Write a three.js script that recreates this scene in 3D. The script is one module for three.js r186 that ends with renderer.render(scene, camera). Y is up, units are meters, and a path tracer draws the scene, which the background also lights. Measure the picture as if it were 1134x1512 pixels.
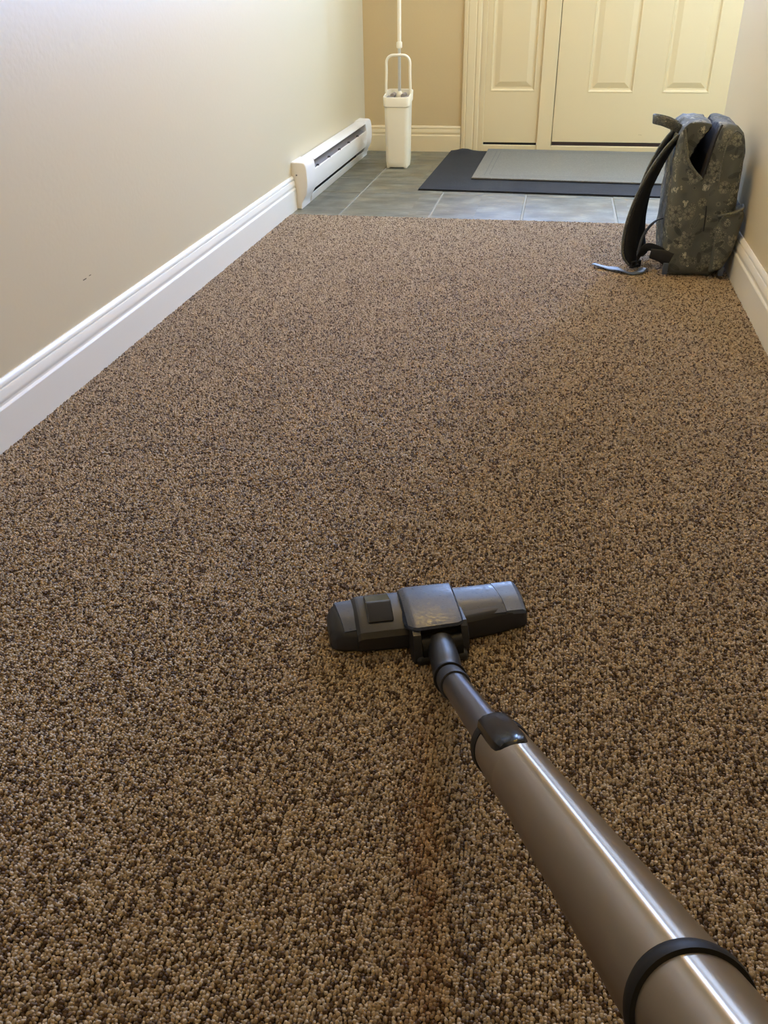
import * as THREE from 'three';
import { RoundedBoxGeometry } from 'three/addons/geometries/RoundedBoxGeometry.js';
import { mergeGeometries, mergeVertices, toCreasedNormals } from 'three/addons/utils/BufferGeometryUtils.js';
import { MarchingCubes } from 'three/addons/objects/MarchingCubes.js';
import { ImprovedNoise } from 'three/addons/math/ImprovedNoise.js';
import { RectAreaLightUniformsLib } from 'three/addons/lights/RectAreaLightUniformsLib.js';

// ------------------------------------------------------------------ camera, sky, lights, exposure
const W = 1134, HT = 1512, EYE = 0.765;
const scene = new THREE.Scene();
const camera = new THREE.PerspectiveCamera(2 * Math.atan(HT / 2 / 1257) * 180 / Math.PI, W / HT, 0.02, 60);
{
  const pitch = 0.5527973, yaw = 0.19103906, roll = -0.01632235;
  const f = new THREE.Vector3(-Math.sin(yaw) * Math.cos(pitch), -Math.sin(pitch), -Math.cos(yaw) * Math.cos(pitch));
  const r0 = new THREE.Vector3(Math.cos(yaw), 0, -Math.sin(yaw)), u0 = new THREE.Vector3().crossVectors(r0, f);
  const c = Math.cos(roll), s = Math.sin(roll);
  const r = r0.clone().multiplyScalar(c).addScaledVector(u0, s), u = u0.clone().multiplyScalar(c).addScaledVector(r0, -s);
  camera.quaternion.setFromRotationMatrix(new THREE.Matrix4().makeBasis(r, u, f.clone().negate()));
  camera.position.set(0, EYE, 0);
}
const renderer = new THREE.WebGLRenderer({ antialias: true });
renderer.toneMapping = THREE.LinearToneMapping;
renderer.toneMappingExposure = 1.06;
renderer.shadowMap.enabled = true;
RectAreaLightUniformsLib.init();

const SKY = new THREE.Color().setRGB(0.78, 0.9, 1.08), SKY_LEVEL = 6;
scene.background = SKY.clone().multiplyScalar(SKY_LEVEL);
const DAY = new THREE.Color().setRGB(0.59, 0.94, 1.82);
const FAR = -4.937, SLAB = FAR - 0.022;           // inner face of the entrance wall, inner face of the door leaf
const LITES = [                                    // the three glazed openings: x centre, y centre, width, height, radiance
  [-0.242, 1.46, 0.2, 0.86, 88],
  [0.4385, 1.46, 0.6, 0.86, 14],
  [1.119, 1.46, 0.2, 0.86, 265],
];
for (const [x, y, w, h, I] of LITES) for (let k = 0; k < 5; k++) {   // daylight under the porch roof: it comes in level and from the bright ground, so the strips lean upwards
  const a = new THREE.RectAreaLight(DAY, I, w, h / 5);
  a.name = 'window_daylight';
  a.position.set(x, y + (k - 2) * h / 5, SLAB - 0.095);
  a.lookAt(x, a.position.y + Math.tan(0.45) * 1, SLAB - 0.095 + 1);
  scene.add(a);
}
const WARM = new THREE.Color().setRGB(1.0, 0.65, 0.12);
const LAMPS = [[-0.25, -2.5, 2.7], [-0.25, 0.9, 0.6]];     // ceiling lamps, the second added to warm the near carpet: x, z, intensity

// ------------------------------------------------------------------ helpers
let seed = 7;
const rnd = () => { seed = (seed + 0x6d2b79f5) | 0; let t = Math.imul(seed ^ (seed >>> 15), 1 | seed); t = (t + Math.imul(t ^ (t >>> 7), 61 | t)) ^ t; return ((t ^ (t >>> 14)) >>> 0) / 4294967296; };
const noise = new ImprovedNoise();
const fbm = (x, y, z = 0, o = 4) => { let s = 0, a = 0.5, f = 1; for (let i = 0; i < o; i++) { s += a * noise.noise(x * f, y * f, z + i * 7.3); a *= 0.5; f *= 2.03; } return s; };
const V = (x, y, z) => new THREE.Vector3(x, y, z);
const used = new Map();
function numbered(name) { const n = used.get(name) ?? 0; used.set(name, n + 1); return n ? name + '_' + String(n).padStart(3, '0') : name; }
function part(name, geo, mat, parent, label) {
  const m = new THREE.Mesh(geo, mat);
  m.name = parent === scene ? numbered(name) : name;
  if (parent !== scene) { let k = 0; const taken = new Set(parent.children.map((c) => c.name)); while (taken.has(m.name)) m.name = name + '_' + String(++k).padStart(3, '0'); }
  m.castShadow = m.receiveShadow = true;
  if (label) m.userData.label = label;
  parent.add(m);
  return m;
}
function thing(name, label, category, pos = [0, 0, 0], turn = 0) {
  const g = new THREE.Group(); g.name = numbered(name);
  g.position.set(...pos); g.rotation.y = turn;
  g.userData = { label, category };
  scene.add(g);
  return g;
}
function structure(name, label) { const g = new THREE.Group(); g.name = name; g.userData = { kind: 'structure', label }; scene.add(g); return g; }
function box(x0, x1, y0, y1, z0, z1, r = 0) {
  const g = r ? new RoundedBoxGeometry(x1 - x0, y1 - y0, z1 - z0, 2, r) : new THREE.BoxGeometry(x1 - x0, y1 - y0, z1 - z0);
  g.translate((x0 + x1) / 2, (y0 + y1) / 2, (z0 + z1) / 2);
  return g;
}
const creased = (g, a) => { g.scale(1000, 1000, 1000); const o = toCreasedNormals(g, a); o.scale(0.001, 0.001, 0.001); if (o !== g) g.scale(0.001, 0.001, 0.001); return o; };
const merge = (list) => mergeGeometries(list.map((g) => { const n = g.index ? g.toNonIndexed() : g; for (const k of Object.keys(n.attributes)) if (!['position', 'normal', 'uv'].includes(k)) n.deleteAttribute(k); if (!n.attributes.uv) n.setAttribute('uv', new THREE.BufferAttribute(new Float32Array(n.attributes.position.count * 2), 2)); return n; }));
// rings: lists of Vector3 with equal counts; skin between them; caps by fan
function loft(rings, { caps = true, closed = true, crease = 0.6, loop = false } = {}) {
  const n = rings[0].length, pos = [], uv = [], idx = [];
  rings.forEach((r, i) => r.forEach((p, j) => { pos.push(p.x, p.y, p.z); uv.push(j / n, i / rings.length); }));
  const m = closed ? n : n - 1, R = rings.length;
  for (let i = 0; i < (loop ? R : R - 1); i++) for (let j = 0; j < m; j++) {
    const a = i * n + j, b = i * n + ((j + 1) % n), i2 = ((i + 1) % R) * n, c = i2 + j, d = i2 + ((j + 1) % n);
    idx.push(a, b, d, a, d, c);
  }
  if (caps && closed && !loop) for (const [i, flip] of [[0, 1], [R - 1, 0]]) {
    const c = V(0, 0, 0); rings[i].forEach((p) => c.add(p)); c.multiplyScalar(1 / n);
    const k = pos.length / 3; pos.push(c.x, c.y, c.z); uv.push(0.5, 0.5);
    for (let j = 0; j < n; j++) { const a = i * n + j, b = i * n + ((j + 1) % n); flip ? idx.push(k, b, a) : idx.push(k, a, b); }
  }
  let g = new THREE.BufferGeometry();
  g.setAttribute('position', new THREE.Float32BufferAttribute(pos, 3));
  g.setAttribute('uv', new THREE.Float32BufferAttribute(uv, 2));
  g.setIndex(idx);
  // outward check
  g.computeVertexNormals();
  let vol = 0; const p = g.attributes.position;
  for (let i = 0; i < idx.length; i += 3) { const a = V().fromBufferAttribute(p, idx[i]), b = V().fromBufferAttribute(p, idx[i + 1]), c = V().fromBufferAttribute(p, idx[i + 2]); vol += a.dot(b.cross(c)); }
  if (vol < 0) { for (let i = 0; i < idx.length; i += 3) [idx[i + 1], idx[i + 2]] = [idx[i + 2], idx[i + 1]]; g.setIndex(idx); }
  return crease ? creased(g, crease) : (g.computeVertexNormals(), g);
}
// profile polygon [[a, b], ...] swept along an axis
function sweep(profile, axis, from, to, crease = 0.5) {
  const at = { x: (a, b, t) => V(t, b, a), z: (a, b, t) => V(a, b, t), y: (a, b, t) => V(a, t, b) }[axis];
  return loft([from, to].map((t) => profile.map(([a, b]) => at(a, b, t))), { crease });
}
// flat strap along points; across = width direction per strap or per point
function ribbon(points, width, thick, across, seg = 40) {
  const curve = new THREE.CatmullRomCurve3(points, false, 'centripetal'), rings = [];
  for (let i = 0; i <= seg; i++) {
    const t = i / seg, c = curve.getPoint(t), tan = curve.getTangent(t);
    const wRaw = Array.isArray(across) ? (() => { const k = t * (across.length - 1), a = Math.min(Math.floor(k), across.length - 2); return across[a].clone().lerp(across[a + 1], k - a); })() : across.clone();
    const wd = wRaw.addScaledVector(tan, -wRaw.dot(tan)).normalize(), nn = V().crossVectors(wd, tan).normalize();
    const w = (typeof width === 'function' ? width(t) : width) / 2, h = (typeof thick === 'function' ? thick(t) : thick) / 2, q = Math.min(h * 0.8, w * 0.5);
    rings.push([[-w, -h + q], [-w + q, -h], [w - q, -h], [w, -h + q], [w, h - q], [w - q, h], [-w + q, h], [-w, h - q]].map(([a, b]) => c.clone().addScaledVector(wd, a).addScaledVector(nn, b)));
  }
  return loft(rings, { crease: 0.9 });
}
function tube(points, radius, seg = 40, rad = 14, closed = false) {
  const curve = new THREE.CatmullRomCurve3(points, closed, 'centripetal');
  if (typeof radius === 'number' && closed) return new THREE.TubeGeometry(curve, seg, radius, rad, true);
  const fr = curve.computeFrenetFrames(seg, closed), rings = [];
  for (let i = 0; i <= seg; i++) {
    const c = curve.getPointAt(i / seg), r = typeof radius === 'function' ? radius(i / seg) : radius;
    rings.push(Array.from({ length: rad }, (_, j) => { const a = j / rad * Math.PI * 2; return c.clone().addScaledVector(fr.normals[i], Math.cos(a) * r).addScaledVector(fr.binormals[i], Math.sin(a) * r); }));
  }
  return loft(rings, { crease: 1.0 });
}
function lathe(pts, seg = 48) { return creased(new THREE.LatheGeometry(pts.map(([r, y]) => new THREE.Vector2(r, y)), seg), 0.5); }
function planarUV(g, scale = 1) {      // uv in metres by the dominant axis of each triangle
  const q = g.index ? g.toNonIndexed() : g, p = q.attributes.position, uv = new Float32Array(p.count * 2);
  for (let i = 0; i < p.count; i += 3) {
    const a = V().fromBufferAttribute(p, i), b = V().fromBufferAttribute(p, i + 1), c = V().fromBufferAttribute(p, i + 2);
    const n = b.clone().sub(a).cross(c.clone().sub(a)); const ax = Math.abs(n.x), ay = Math.abs(n.y), az = Math.abs(n.z);
    [a, b, c].forEach((v, k) => { const [s, t] = az >= ax && az >= ay ? [v.x, v.y] : ax >= ay ? [v.z + 0.37, v.y] : [v.x, v.z + 0.21]; uv[(i + k) * 2] = s * scale; uv[(i + k) * 2 + 1] = t * scale; });
  }
  q.setAttribute('uv', new THREE.BufferAttribute(uv, 2));
  return q;
}
function dataTex(n, m, f, srgb = true, repeat) {
  const d = new Uint8Array(n * m * 4);
  for (let y = 0; y < m; y++) for (let x = 0; x < n; x++) { const c = f(x / n, y / m, x, y); const o = (y * n + x) * 4; d[o] = c[0]; d[o + 1] = c[1]; d[o + 2] = c[2]; d[o + 3] = 255; }
  const t = new THREE.DataTexture(d, n, m); t.wrapS = t.wrapT = THREE.RepeatWrapping; t.magFilter = THREE.LinearFilter; t.minFilter = THREE.LinearMipmapLinearFilter;
  if (srgb) t.colorSpace = THREE.SRGBColorSpace;
  if (repeat) t.repeat.set(...repeat);
  t.needsUpdate = true;
  return t;
}
const std = (o) => new THREE.MeshStandardMaterial(o), phys = (o) => new THREE.MeshPhysicalMaterial(o);
const srgb = (r, g, b) => new THREE.Color().setRGB(r / 255, g / 255, b / 255, THREE.SRGBColorSpace);
const tile2 = (u, v, s, f) => { // seamless noise on the unit square
  const a = f(u * s, v * s), b = f((u - 1) * s, v * s), c = f(u * s, (v - 1) * s), d = f((u - 1) * s, (v - 1) * s);
  return (a * (1 - u) + b * u) * (1 - v) + (c * (1 - u) + d * u) * v;
};

// ------------------------------------------------------------------ materials
const M = {};
const rollerBump = dataTex(256, 256, (u, v) => { const n = 128 + 190 * tile2(u, v, 26, (x, y) => fbm(x, y, 3.1, 3)); return [n, n, n]; }, false, [3, 3]);
M.wall = phys({ color: srgb(214, 200, 166), roughness: 0.41, bumpMap: rollerBump, bumpScale: 0.0004 });
M.tan = phys({ color: srgb(204, 177, 128), roughness: 0.45, bumpMap: rollerBump, bumpScale: 0.0004 });  // deeper tan than the other walls
M.trim = phys({ color: srgb(239, 234, 220), roughness: 0.35 });
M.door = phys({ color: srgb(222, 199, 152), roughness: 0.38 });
M.ceiling = std({ color: srgb(235, 230, 220), roughness: 0.9 });
M.dark = std({ color: srgb(24, 20, 18), roughness: 0.8 });
M.sweep = std({ color: srgb(52, 34, 26), roughness: 0.7 });
M.glass = phys({ color: 0xffffff, transmission: 1, thickness: 0, roughness: 0.02, ior: 1.5 });
M.brass = std({ color: srgb(196, 160, 90), metalness: 1, roughness: 0.3 });
M.concrete = std({ color: srgb(150, 148, 142), roughness: 0.95 });

// ------------------------------------------------------------------ structure
const LX = -1.024, RB = 0.563, RTH = 0.0107, RZ = -2.55, REND = -3.432, CEIL = 2.44, BACK = 1.9, FR = 1.75;
const rx = (z) => RB + Math.tan(RTH) * (RZ - z);
{
  const w = structure('wall_left', 'cream painted long left wall of the hallway');
  const g = box(LX - 0.12, LX, 0, CEIL, FAR - 0.16, BACK); part('wall_face', planarUV(g), M.wall, w);
  const mk = std({ color: srgb(95, 82, 62), roughness: 0.9 });
  const sc = merge([box(LX - 0.001, LX + 0.0004, 0.2085, 0.2105, -1.772, -1.757), box(LX - 0.001, LX + 0.0004, 0.2105, 0.212, -1.795, -1.786)]);
  part('scuff', sc, mk, w, 'small dark scuff on the paint');
}
{
  const w = structure('wall_right', 'cream painted right wall that ends at the entry tiles');
  const g = box(0, 0.12, 0, CEIL, -(BACK - REND), 0, 0.006); g.rotateY(-RTH * -1 * -1); g.translate(rx(BACK), 0, BACK);
  part('wall_face', planarUV(g), M.wall, w);
}
const DOOR_L = -0.022, DOOR_R = 0.898, UNIT_L = -0.41, UNIT_R = 1.286, HEAD = 2.06;
{
  const w = structure('wall_far', 'tan wall around the entry door');
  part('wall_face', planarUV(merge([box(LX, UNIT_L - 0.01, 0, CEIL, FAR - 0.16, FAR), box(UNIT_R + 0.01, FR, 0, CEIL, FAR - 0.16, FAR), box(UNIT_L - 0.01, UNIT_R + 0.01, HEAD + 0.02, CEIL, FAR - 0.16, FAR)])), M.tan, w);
  const e = structure('wall_entry_right', 'cream wall at the right end of the entry');
  part('wall_face', planarUV(box(FR, FR + 0.12, 0, CEIL, FAR - 0.16, REND + 0.12)), M.wall, e);
  const e2 = structure('wall_entry_near', 'cream wall closing the entry behind the right wall');
  part('wall_face', planarUV(box(rx(REND) + 0.11, FR, 0, CEIL, REND, REND + 0.12)), M.wall, e2);
  const bk = structure('wall_back', 'cream wall behind the viewer');
  part('wall_face', planarUV(box(LX - 0.12, 0.8, 0, CEIL, BACK, BACK + 0.12)), M.wall, bk);
  const c = structure('ceiling', 'white ceiling');
  part('ceiling_board', box(LX - 0.12, FR + 0.12, CEIL, CEIL + 0.1, FAR - 0.16, BACK + 0.12), M.ceiling, c);
}
// baseboards: the profile is [out from the wall, height]
const BH = 0.127;
const bbProfile = [[0, 0], [0.016, 0], [0.016, 0.078], [0.0145, 0.081], [0.012, 0.083], [0.0115, 0.087], [0.0125, 0.0905], [0.0132, 0.0935], [0.0128, 0.097], [0.0105, 0.107], [0.0092, 0.1105], [0.0066, 0.1118], [0.0066, 0.1135], [0.0088, 0.1148], [0.0084, 0.118], [0.006, 0.1235], [0.003, 0.127], [0, 0.127]];
function baseboard(name, axis, at, sign, from, to, label, mat = M.trim) {
  const s = structure(name, label);
  const pr = bbProfile.map(([o, h]) => [at + sign * o, h]);
  return part('moulding', sweep(pr, axis, from, to, 0.35), mat, s);
}
baseboard('baseboard_left', 'z', LX, 1, -3.468, BACK, 'white moulded baseboard along the left wall');
baseboard('baseboard_left_corner', 'z', LX, 1, FAR, -4.805, 'short white baseboard between the heater and the corner');
baseboard('baseboard_far', 'x', FAR, 1, LX, -0.503, 'white baseboard on the far wall behind the mop bucket, tinted cream for warm light', M.door);  // white trim in the door cream, warm light put into its colour
{
  const m = baseboard('baseboard_right', 'z', 0, -1, -(BACK - REND) + 0.0, 0, 'cream white baseboard along the right wall beside the backpack');
  m.rotation.y = -RTH; m.position.set(rx(BACK), 0, BACK);
}
// casing round the door unit
{
  const prof = [[0, 0], [0, 0.012], [0.004, 0.016], [0.018, 0.018], [0.022, 0.0145], [0.026, 0.017], [0.06, 0.013], [0.064, 0.010], [0.07, 0.0125], [0.084, 0.011], [0.09, 0.008], [0.09, 0]];
  const t1 = structure('trim_1', 'moulded casing on the left of the entry door unit');
  part('casing', loft([0, HEAD + 0.09].map((y) => prof.map(([a, b]) => V(-0.5015 + a, y, FAR + b))), { crease: 0.3 }), M.door, t1);
  const t2 = structure('trim_2', 'moulded casing on the right of the entry door unit');
  part('casing', loft([0, HEAD + 0.09].map((y) => prof.map(([a, b]) => V(1.3785 - a, y, FAR + b))), { crease: 0.3 }), M.door, t2);
  const t3 = structure('trim_3', 'moulded casing over the entry door unit');
  part('casing', loft([-0.411, 1.288].map((x) => prof.map(([a, b]) => V(x, HEAD + 0.091 - a, FAR + b))), { crease: 0.3 }), M.door, t3);
}
// framed raised panel facing +z, its outer edge at z = 0
function raisedPanel(x0, x1, y0, y1, z) {
  const steps = [[0, 0], [0.003, 0.0015], [0.006, 0.001], [0.013, -0.008], [0.021, -0.009], [0.047, -0.0015]];
  const rings = steps.map(([i, d]) => [V(x0 + i, y0 + i, z + d), V(x1 - i, y0 + i, z + d), V(x1 - i, y1 - i, z + d), V(x0 + i, y1 - i, z + d)]);
  rings.unshift([V(x0, y0, z - 0.03), V(x1, y0, z - 0.03), V(x1, y1, z - 0.03), V(x0, y1, z - 0.03)]);
  return loft(rings, { crease: 0.12 });
}
function slabWithHoles(x0, x1, y0, y1, z, thick, holes) {
  const s = new THREE.Shape(); s.moveTo(x0, y0); s.lineTo(x1, y0); s.lineTo(x1, y1); s.lineTo(x0, y1); s.closePath();
  for (const [a, b, c, d] of holes) { const h = new THREE.Path(); h.moveTo(a, c); h.lineTo(a, d); h.lineTo(b, d); h.lineTo(b, c); h.closePath(); s.holes.push(h); }
  const g = new THREE.ExtrudeGeometry(s, { depth: thick, bevelEnabled: false }); g.translate(0, 0, z - thick);
  return g;
}
function glazing(parent, [cx, cy, w, h]) {
  const b = 0.022, f = (s) => slabWithHoles(cx - w / 2 - b, cx + w / 2 + b, cy - h / 2 - b, cy + h / 2 + b, s > 0 ? SLAB + 0.008 : SLAB - 0.045, 0.008, [[cx - w / 2, cx + w / 2, cy - h / 2, cy + h / 2]]);
  part('glazing_frame', merge([f(1), f(-1)]), M.door, parent);
  part('pane', box(cx - w / 2, cx + w / 2, cy - h / 2, cy + h / 2, SLAB - 0.024, SLAB - 0.02), M.glass, parent);
}
const hole = ([cx, cy, w, h]) => [cx - w / 2, cx + w / 2, cy - h / 2, cy + h / 2];
{
  const d = structure('door_1', 'cream painted entry door with raised panels');
  const P1 = [0.139, 0.368, 0.287, 0.95], P2 = [0.509, 0.738, 0.287, 0.95];
  part('door_leaf', slabWithHoles(DOOR_L + 0.002, DOOR_R - 0.002, 0.0525, HEAD - 0.03, SLAB, 0.044, [P1, P2, hole(LITES[1])]), M.door, d);
  for (const P of [P1, P2]) part('raised_panel', raisedPanel(...P, SLAB), M.door, d);
  glazing(d, LITES[1]);
  part('door_sweep', box(DOOR_L + 0.004, DOOR_R - 0.004, 0.034, 0.0535, SLAB - 0.04, SLAB - 0.004), M.sweep, d, 'dark brown sweep under the door');
  const hd = part('handle', lathe([[0, 0], [0.032, 0], [0.032, 0.006], [0.012, 0.01], [0.011, 0.03], [0.024, 0.038], [0.028, 0.05], [0.02, 0.062], [0, 0.064]]).rotateX(Math.PI / 2).translate(DOOR_R - 0.07, 0.98, SLAB), M.brass, d, 'brass door knob');
  part('deadbolt', lathe([[0, 0], [0.03, 0], [0.028, 0.01], [0.01, 0.012], [0.009, 0.022], [0, 0.024]]).rotateX(Math.PI / 2).translate(DOOR_R - 0.07, 1.0 + 0.02, SLAB), M.brass, d);
  // scuffs near the bottom of the leaf
  part('scuff', merge([box(0.42, 0.432, 0.0905, 0.0915, SLAB - 0.001, SLAB + 0.0004), box(0.432, 0.438, 0.0895, 0.0905, SLAB - 0.001, SLAB + 0.0004)]), std({ color: srgb(150, 130, 90), roughness: 0.8 }), d);
}
function sidelight(name, x0, x1, lite, label) {
  const w = structure(name, label), px0 = (x0 + x1) / 2 - 0.1165, px1 = px0 + 0.233, P = [px0, px1, 0.291, 0.95];
  part('panel_board', slabWithHoles(x0, x1, 0.046, HEAD - 0.02, SLAB, 0.044, [P, hole(lite)]), M.door, w);
  part('raised_panel', raisedPanel(...P, SLAB), M.door, w);
  glazing(w, lite);
  part('gap_shade', box(x0 + 0.003, x1 - 0.003, 0.033, 0.0465, SLAB - 0.04, SLAB - 0.005), M.dark, w, 'dark strip standing for shade in the gap under the sidelight board');  // dark strip in place of the shade in the gap
}
sidelight('window_1', -0.386, -0.098, LITES[0], 'sidelight with a raised panel on the left of the door');
sidelight('window_2', 0.974, 1.262, LITES[2], 'sidelight with a raised panel on the right of the door');
{
  const f = structure('trim_4', 'door unit frame with mullions and white sill tinted cream for warm light');
  part('mullion', box(-0.099, -0.0235, 0, HEAD - 0.01, FAR - 0.12, FAR - 0.008, 0.003), M.door, f);
  part('mullion', box(0.8995, 0.975, 0, HEAD - 0.01, FAR - 0.12, FAR - 0.008, 0.003), M.door, f);
  part('jamb', box(-0.42, -0.385, 0, HEAD, FAR - 0.12, FAR - 0.006, 0.002), M.door, f);
  part('jamb', box(1.261, 1.296, 0, HEAD, FAR - 0.12, FAR - 0.006, 0.002), M.door, f);
  part('stop', box(-0.06, -0.006, 0.03, HEAD - 0.02, FAR - 0.12, SLAB - 0.0445), M.door, f);
  part('stop', box(0.882, 0.93, 0.03, HEAD - 0.02, FAR - 0.12, SLAB - 0.0445), M.door, f);
  part('head_jamb', box(-0.42, 1.296, HEAD - 0.025, HEAD + 0.025, FAR - 0.12, FAR - 0.006, 0.002), M.door, f);
  part('sill', box(-0.386, -0.097, 0, 0.034, FAR - 0.12, FAR - 0.014, 0.004), M.door, f);  // white sills and threshold tinted cream to stand for warm light
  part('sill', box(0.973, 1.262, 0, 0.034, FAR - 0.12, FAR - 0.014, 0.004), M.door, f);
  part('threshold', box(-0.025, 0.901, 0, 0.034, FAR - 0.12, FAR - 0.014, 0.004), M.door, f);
}
// ------------------------------------------------------------------ floor: slab, slate tiles, grout
{
  const f = structure('floor', 'floor of the hallway and the tiled entry');
  part('slab', box(LX - 0.12, FR + 0.12, -0.12, -0.012, FAR - 0.16, BACK + 0.12), M.concrete, f);
  part('grout', box(LX, FR, -0.012, -0.0025, FAR, -3.36), std({ color: srgb(150, 146, 132), roughness: 0.85 }), f);
  const mats = [];
  for (let k = 0; k < 6; k++) {
    const rough = [], t = dataTex(384, 384, (u, v) => {
      const cl = fbm(u * 3 + k * 9, v * 5, 1 + k, 5), st = fbm(u * 5 + 20 + k * 3, v * 6.5, 5 + k, 4) * 1.1, fine = fbm(u * 40, v * 60, 9 + k, 2);
      const vein = Math.pow(Math.max(0, 1 - Math.abs(fbm(u * 4 + 3 + k, v * 9, 12 + k, 4)) * 14), 2) * 0.5;
      const q = cl * 46 + st * 40 + fine * 12 + vein * 30, wrm = fbm(u * 2.2, v * 3.1, 31 + k, 3) * 26;
      return [Math.max(0, Math.min(255, 97 + q + wrm)), Math.max(0, Math.min(255, 93 + q + wrm * 0.4)), Math.max(0, Math.min(255, 75 + q * 0.95 - wrm * 0.4))];
    });
    const b = dataTex(256, 256, (u, v) => { const n = 128 + 120 * fbm(u * 4 + k * 9, v * 7, 1 + k, 5) + 60 * fbm(u * 8 + 20 + k * 3, v * 14, 5 + k, 4); return [n, n, n]; }, false);
    mats.push(phys({ map: t, bumpMap: b, bumpScale: 0.003, roughness: 0.42, ior: 1.65 }));
  }
  const px = 0.3565, gz = [-4.937, -4.53, -4.172, -3.815, -3.36], gap = 0.0035;
  let n = 0;
  for (let i = -1; i < 8; i++) for (let j = 0; j < gz.length - 1; j++) {
    const x0 = Math.max(LX + 0.001, -0.8165 + i * px + gap), x1 = Math.min(FR - 0.001, -0.8165 + (i + 1) * px - gap), z0 = gz[j] + (j ? 0.0018 : 0.001), z1 = gz[j + 1] - 0.0018;
    if (x1 - x0 < 0.02) continue;
    const g = new RoundedBoxGeometry(x1 - x0, 0.008, z1 - z0, 2, 0.0025); g.translate((x0 + x1) / 2, -0.004 + (rnd() - 0.5) * 0.0006, (z0 + z1) / 2);
    const q = planarUV(g), uv = q.attributes.uv, ou = rnd(), ov = rnd();
    for (let a = 0; a < uv.count; a++) uv.setXY(a, uv.getX(a) / 0.46 + ou, uv.getY(a) / 0.46 + ov);
    part('tile', q, mats[n++ % 6], f);
  }
}
// ------------------------------------------------------------------ carpet
{
  const c = thing('carpet', 'wide brown and tan flecked loop pile carpet covering the hallway floor', 'carpet');
  const backTex = dataTex(512, 512, (u, v) => { const n = rnd(), q = 0.6 + 0.55 * n; return [96 * q, 74 * q, 52 * q]; }, true, [1.2, 1.2]);
  const g = planarUV(box(LX + 0.001, rx(BACK) - 0.003, -0.0119, -0.0025, -3.368, BACK - 0.001)); part('backing', g, std({ map: backTex, roughness: 1 }), c);
  const loop = new THREE.SphereGeometry(1, 6, 4); // one yarn loop
  {
    const p = loop.attributes.position;
    for (let i = 0; i < p.count; i++) { const x = p.getX(i), y = p.getY(i), z = p.getZ(i); p.setXYZ(i, x * (1 - 0.15 * Math.abs(z)), y - 0.18 * z * z, z); }
    loop.computeVertexNormals();
  }
  const PX = 0.0037, PZ = 0.0035, x0 = LX + 0.017, zN = -3.372, zE = -0.14, items = [];
  const cLight = srgb(184, 165, 137), cMid = srgb(153, 132, 104), cDark = srgb(92, 70, 46), cRed = srgb(140, 92, 54), col = new THREE.Color();
  const nx = Math.floor((rx(0) - 0.018 - x0) / PX) + 12;
  for (let i = 0; i < nx; i++) {
    const phase = rnd() * PZ;
    let run = 0, tone = 0;
    for (let z = zN + phase; z < zE; z += PZ * (0.85 + 0.3 * rnd())) {
      const x = x0 + i * PX + (rnd() - 0.5) * 0.0022;
      if (x > rx(z) - 0.0165) continue;
      if (run-- <= 0) { run = rnd() < 0.3 ? 1 : 0; const q = rnd(); tone = q < 0.5 ? 0 : q < 0.78 ? 1 : 2; }
      items.push([x, z, tone]);
    }
  }
  const pile = new THREE.InstancedMesh(loop, phys({ color: 0xffffff, roughness: 0.62, sheen: 1, sheenColor: new THREE.Color(0.76, 0.88, 1), sheenRoughness: 0.33 }), items.length);
  const m4 = new THREE.Matrix4(), qq = new THREE.Quaternion(), e = new THREE.Euler();
  items.forEach(([x, z, tone], i) => {
    const s = 0.8 + 0.45 * rnd();
    e.set((rnd() - 0.5) * 0.9, rnd() * Math.PI * 2, (rnd() - 0.5) * 0.9); qq.setFromEuler(e);
    m4.compose(V(x, -0.0012 + rnd() * 0.0030, z), qq, V(0.0019 * s, 0.0024 * s, 0.0026 * s));
    pile.setMatrixAt(i, m4);
    col.copy(tone === 0 ? cLight : tone === 1 ? cMid : cDark);
    const st = Math.exp(-Math.pow((x + 0.062 + (z + 0.5) * -0.16) / 0.022, 2)) * THREE.MathUtils.smoothstep(z, -0.85, -0.6) * (0.7 + fbm(x * 60, z * 14, 2, 2));
    col.lerp(cRed, Math.max(0, Math.min(0.4, st * 0.4)));
    const blotch = 1 + 0.12 * fbm(x * 6, z * 6, 4, 3), v = blotch * (0.86 + 0.28 * rnd());
    col.multiplyScalar(v);
    pile.setColorAt(i, col);
  });
  pile.name = 'loop_pile'; pile.userData.kind = 'stuff'; pile.castShadow = pile.receiveShadow = true;
  c.add(pile);
}
// ------------------------------------------------------------------ ceiling lamps (above the frame, the near one added for warmth)
LAMPS.forEach(([x, z, I], k) => {
  const t = thing('ceiling_lamp', ['round frosted ceiling lamp over the far half of the hallway', 'round frosted ceiling lamp added unseen behind the viewer to warm the near end of the hallway'][k], 'lamp', [x, 0, z]);
  part('base', lathe([[0, 2.439], [0.15, 2.439], [0.15, 2.425], [0.14, 2.418], [0, 2.418]]), M.brass, t);
  const dome = lathe([[0, 2.31], [0.05, 2.313], [0.1, 2.335], [0.13, 2.37], [0.138, 2.4], [0.13, 2.417]]);
  part('lamp_shade', dome, std({ color: srgb(250, 240, 220), emissive: WARM, emissiveIntensity: 1.6, roughness: 0.5 }), t);
  const l = new THREE.PointLight(WARM, I); l.name = 'ceiling_lamp_light'; l.position.set(0, 2.26, 0); l.shadow.radius = 4; l.castShadow = true; t.add(l);
});
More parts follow.
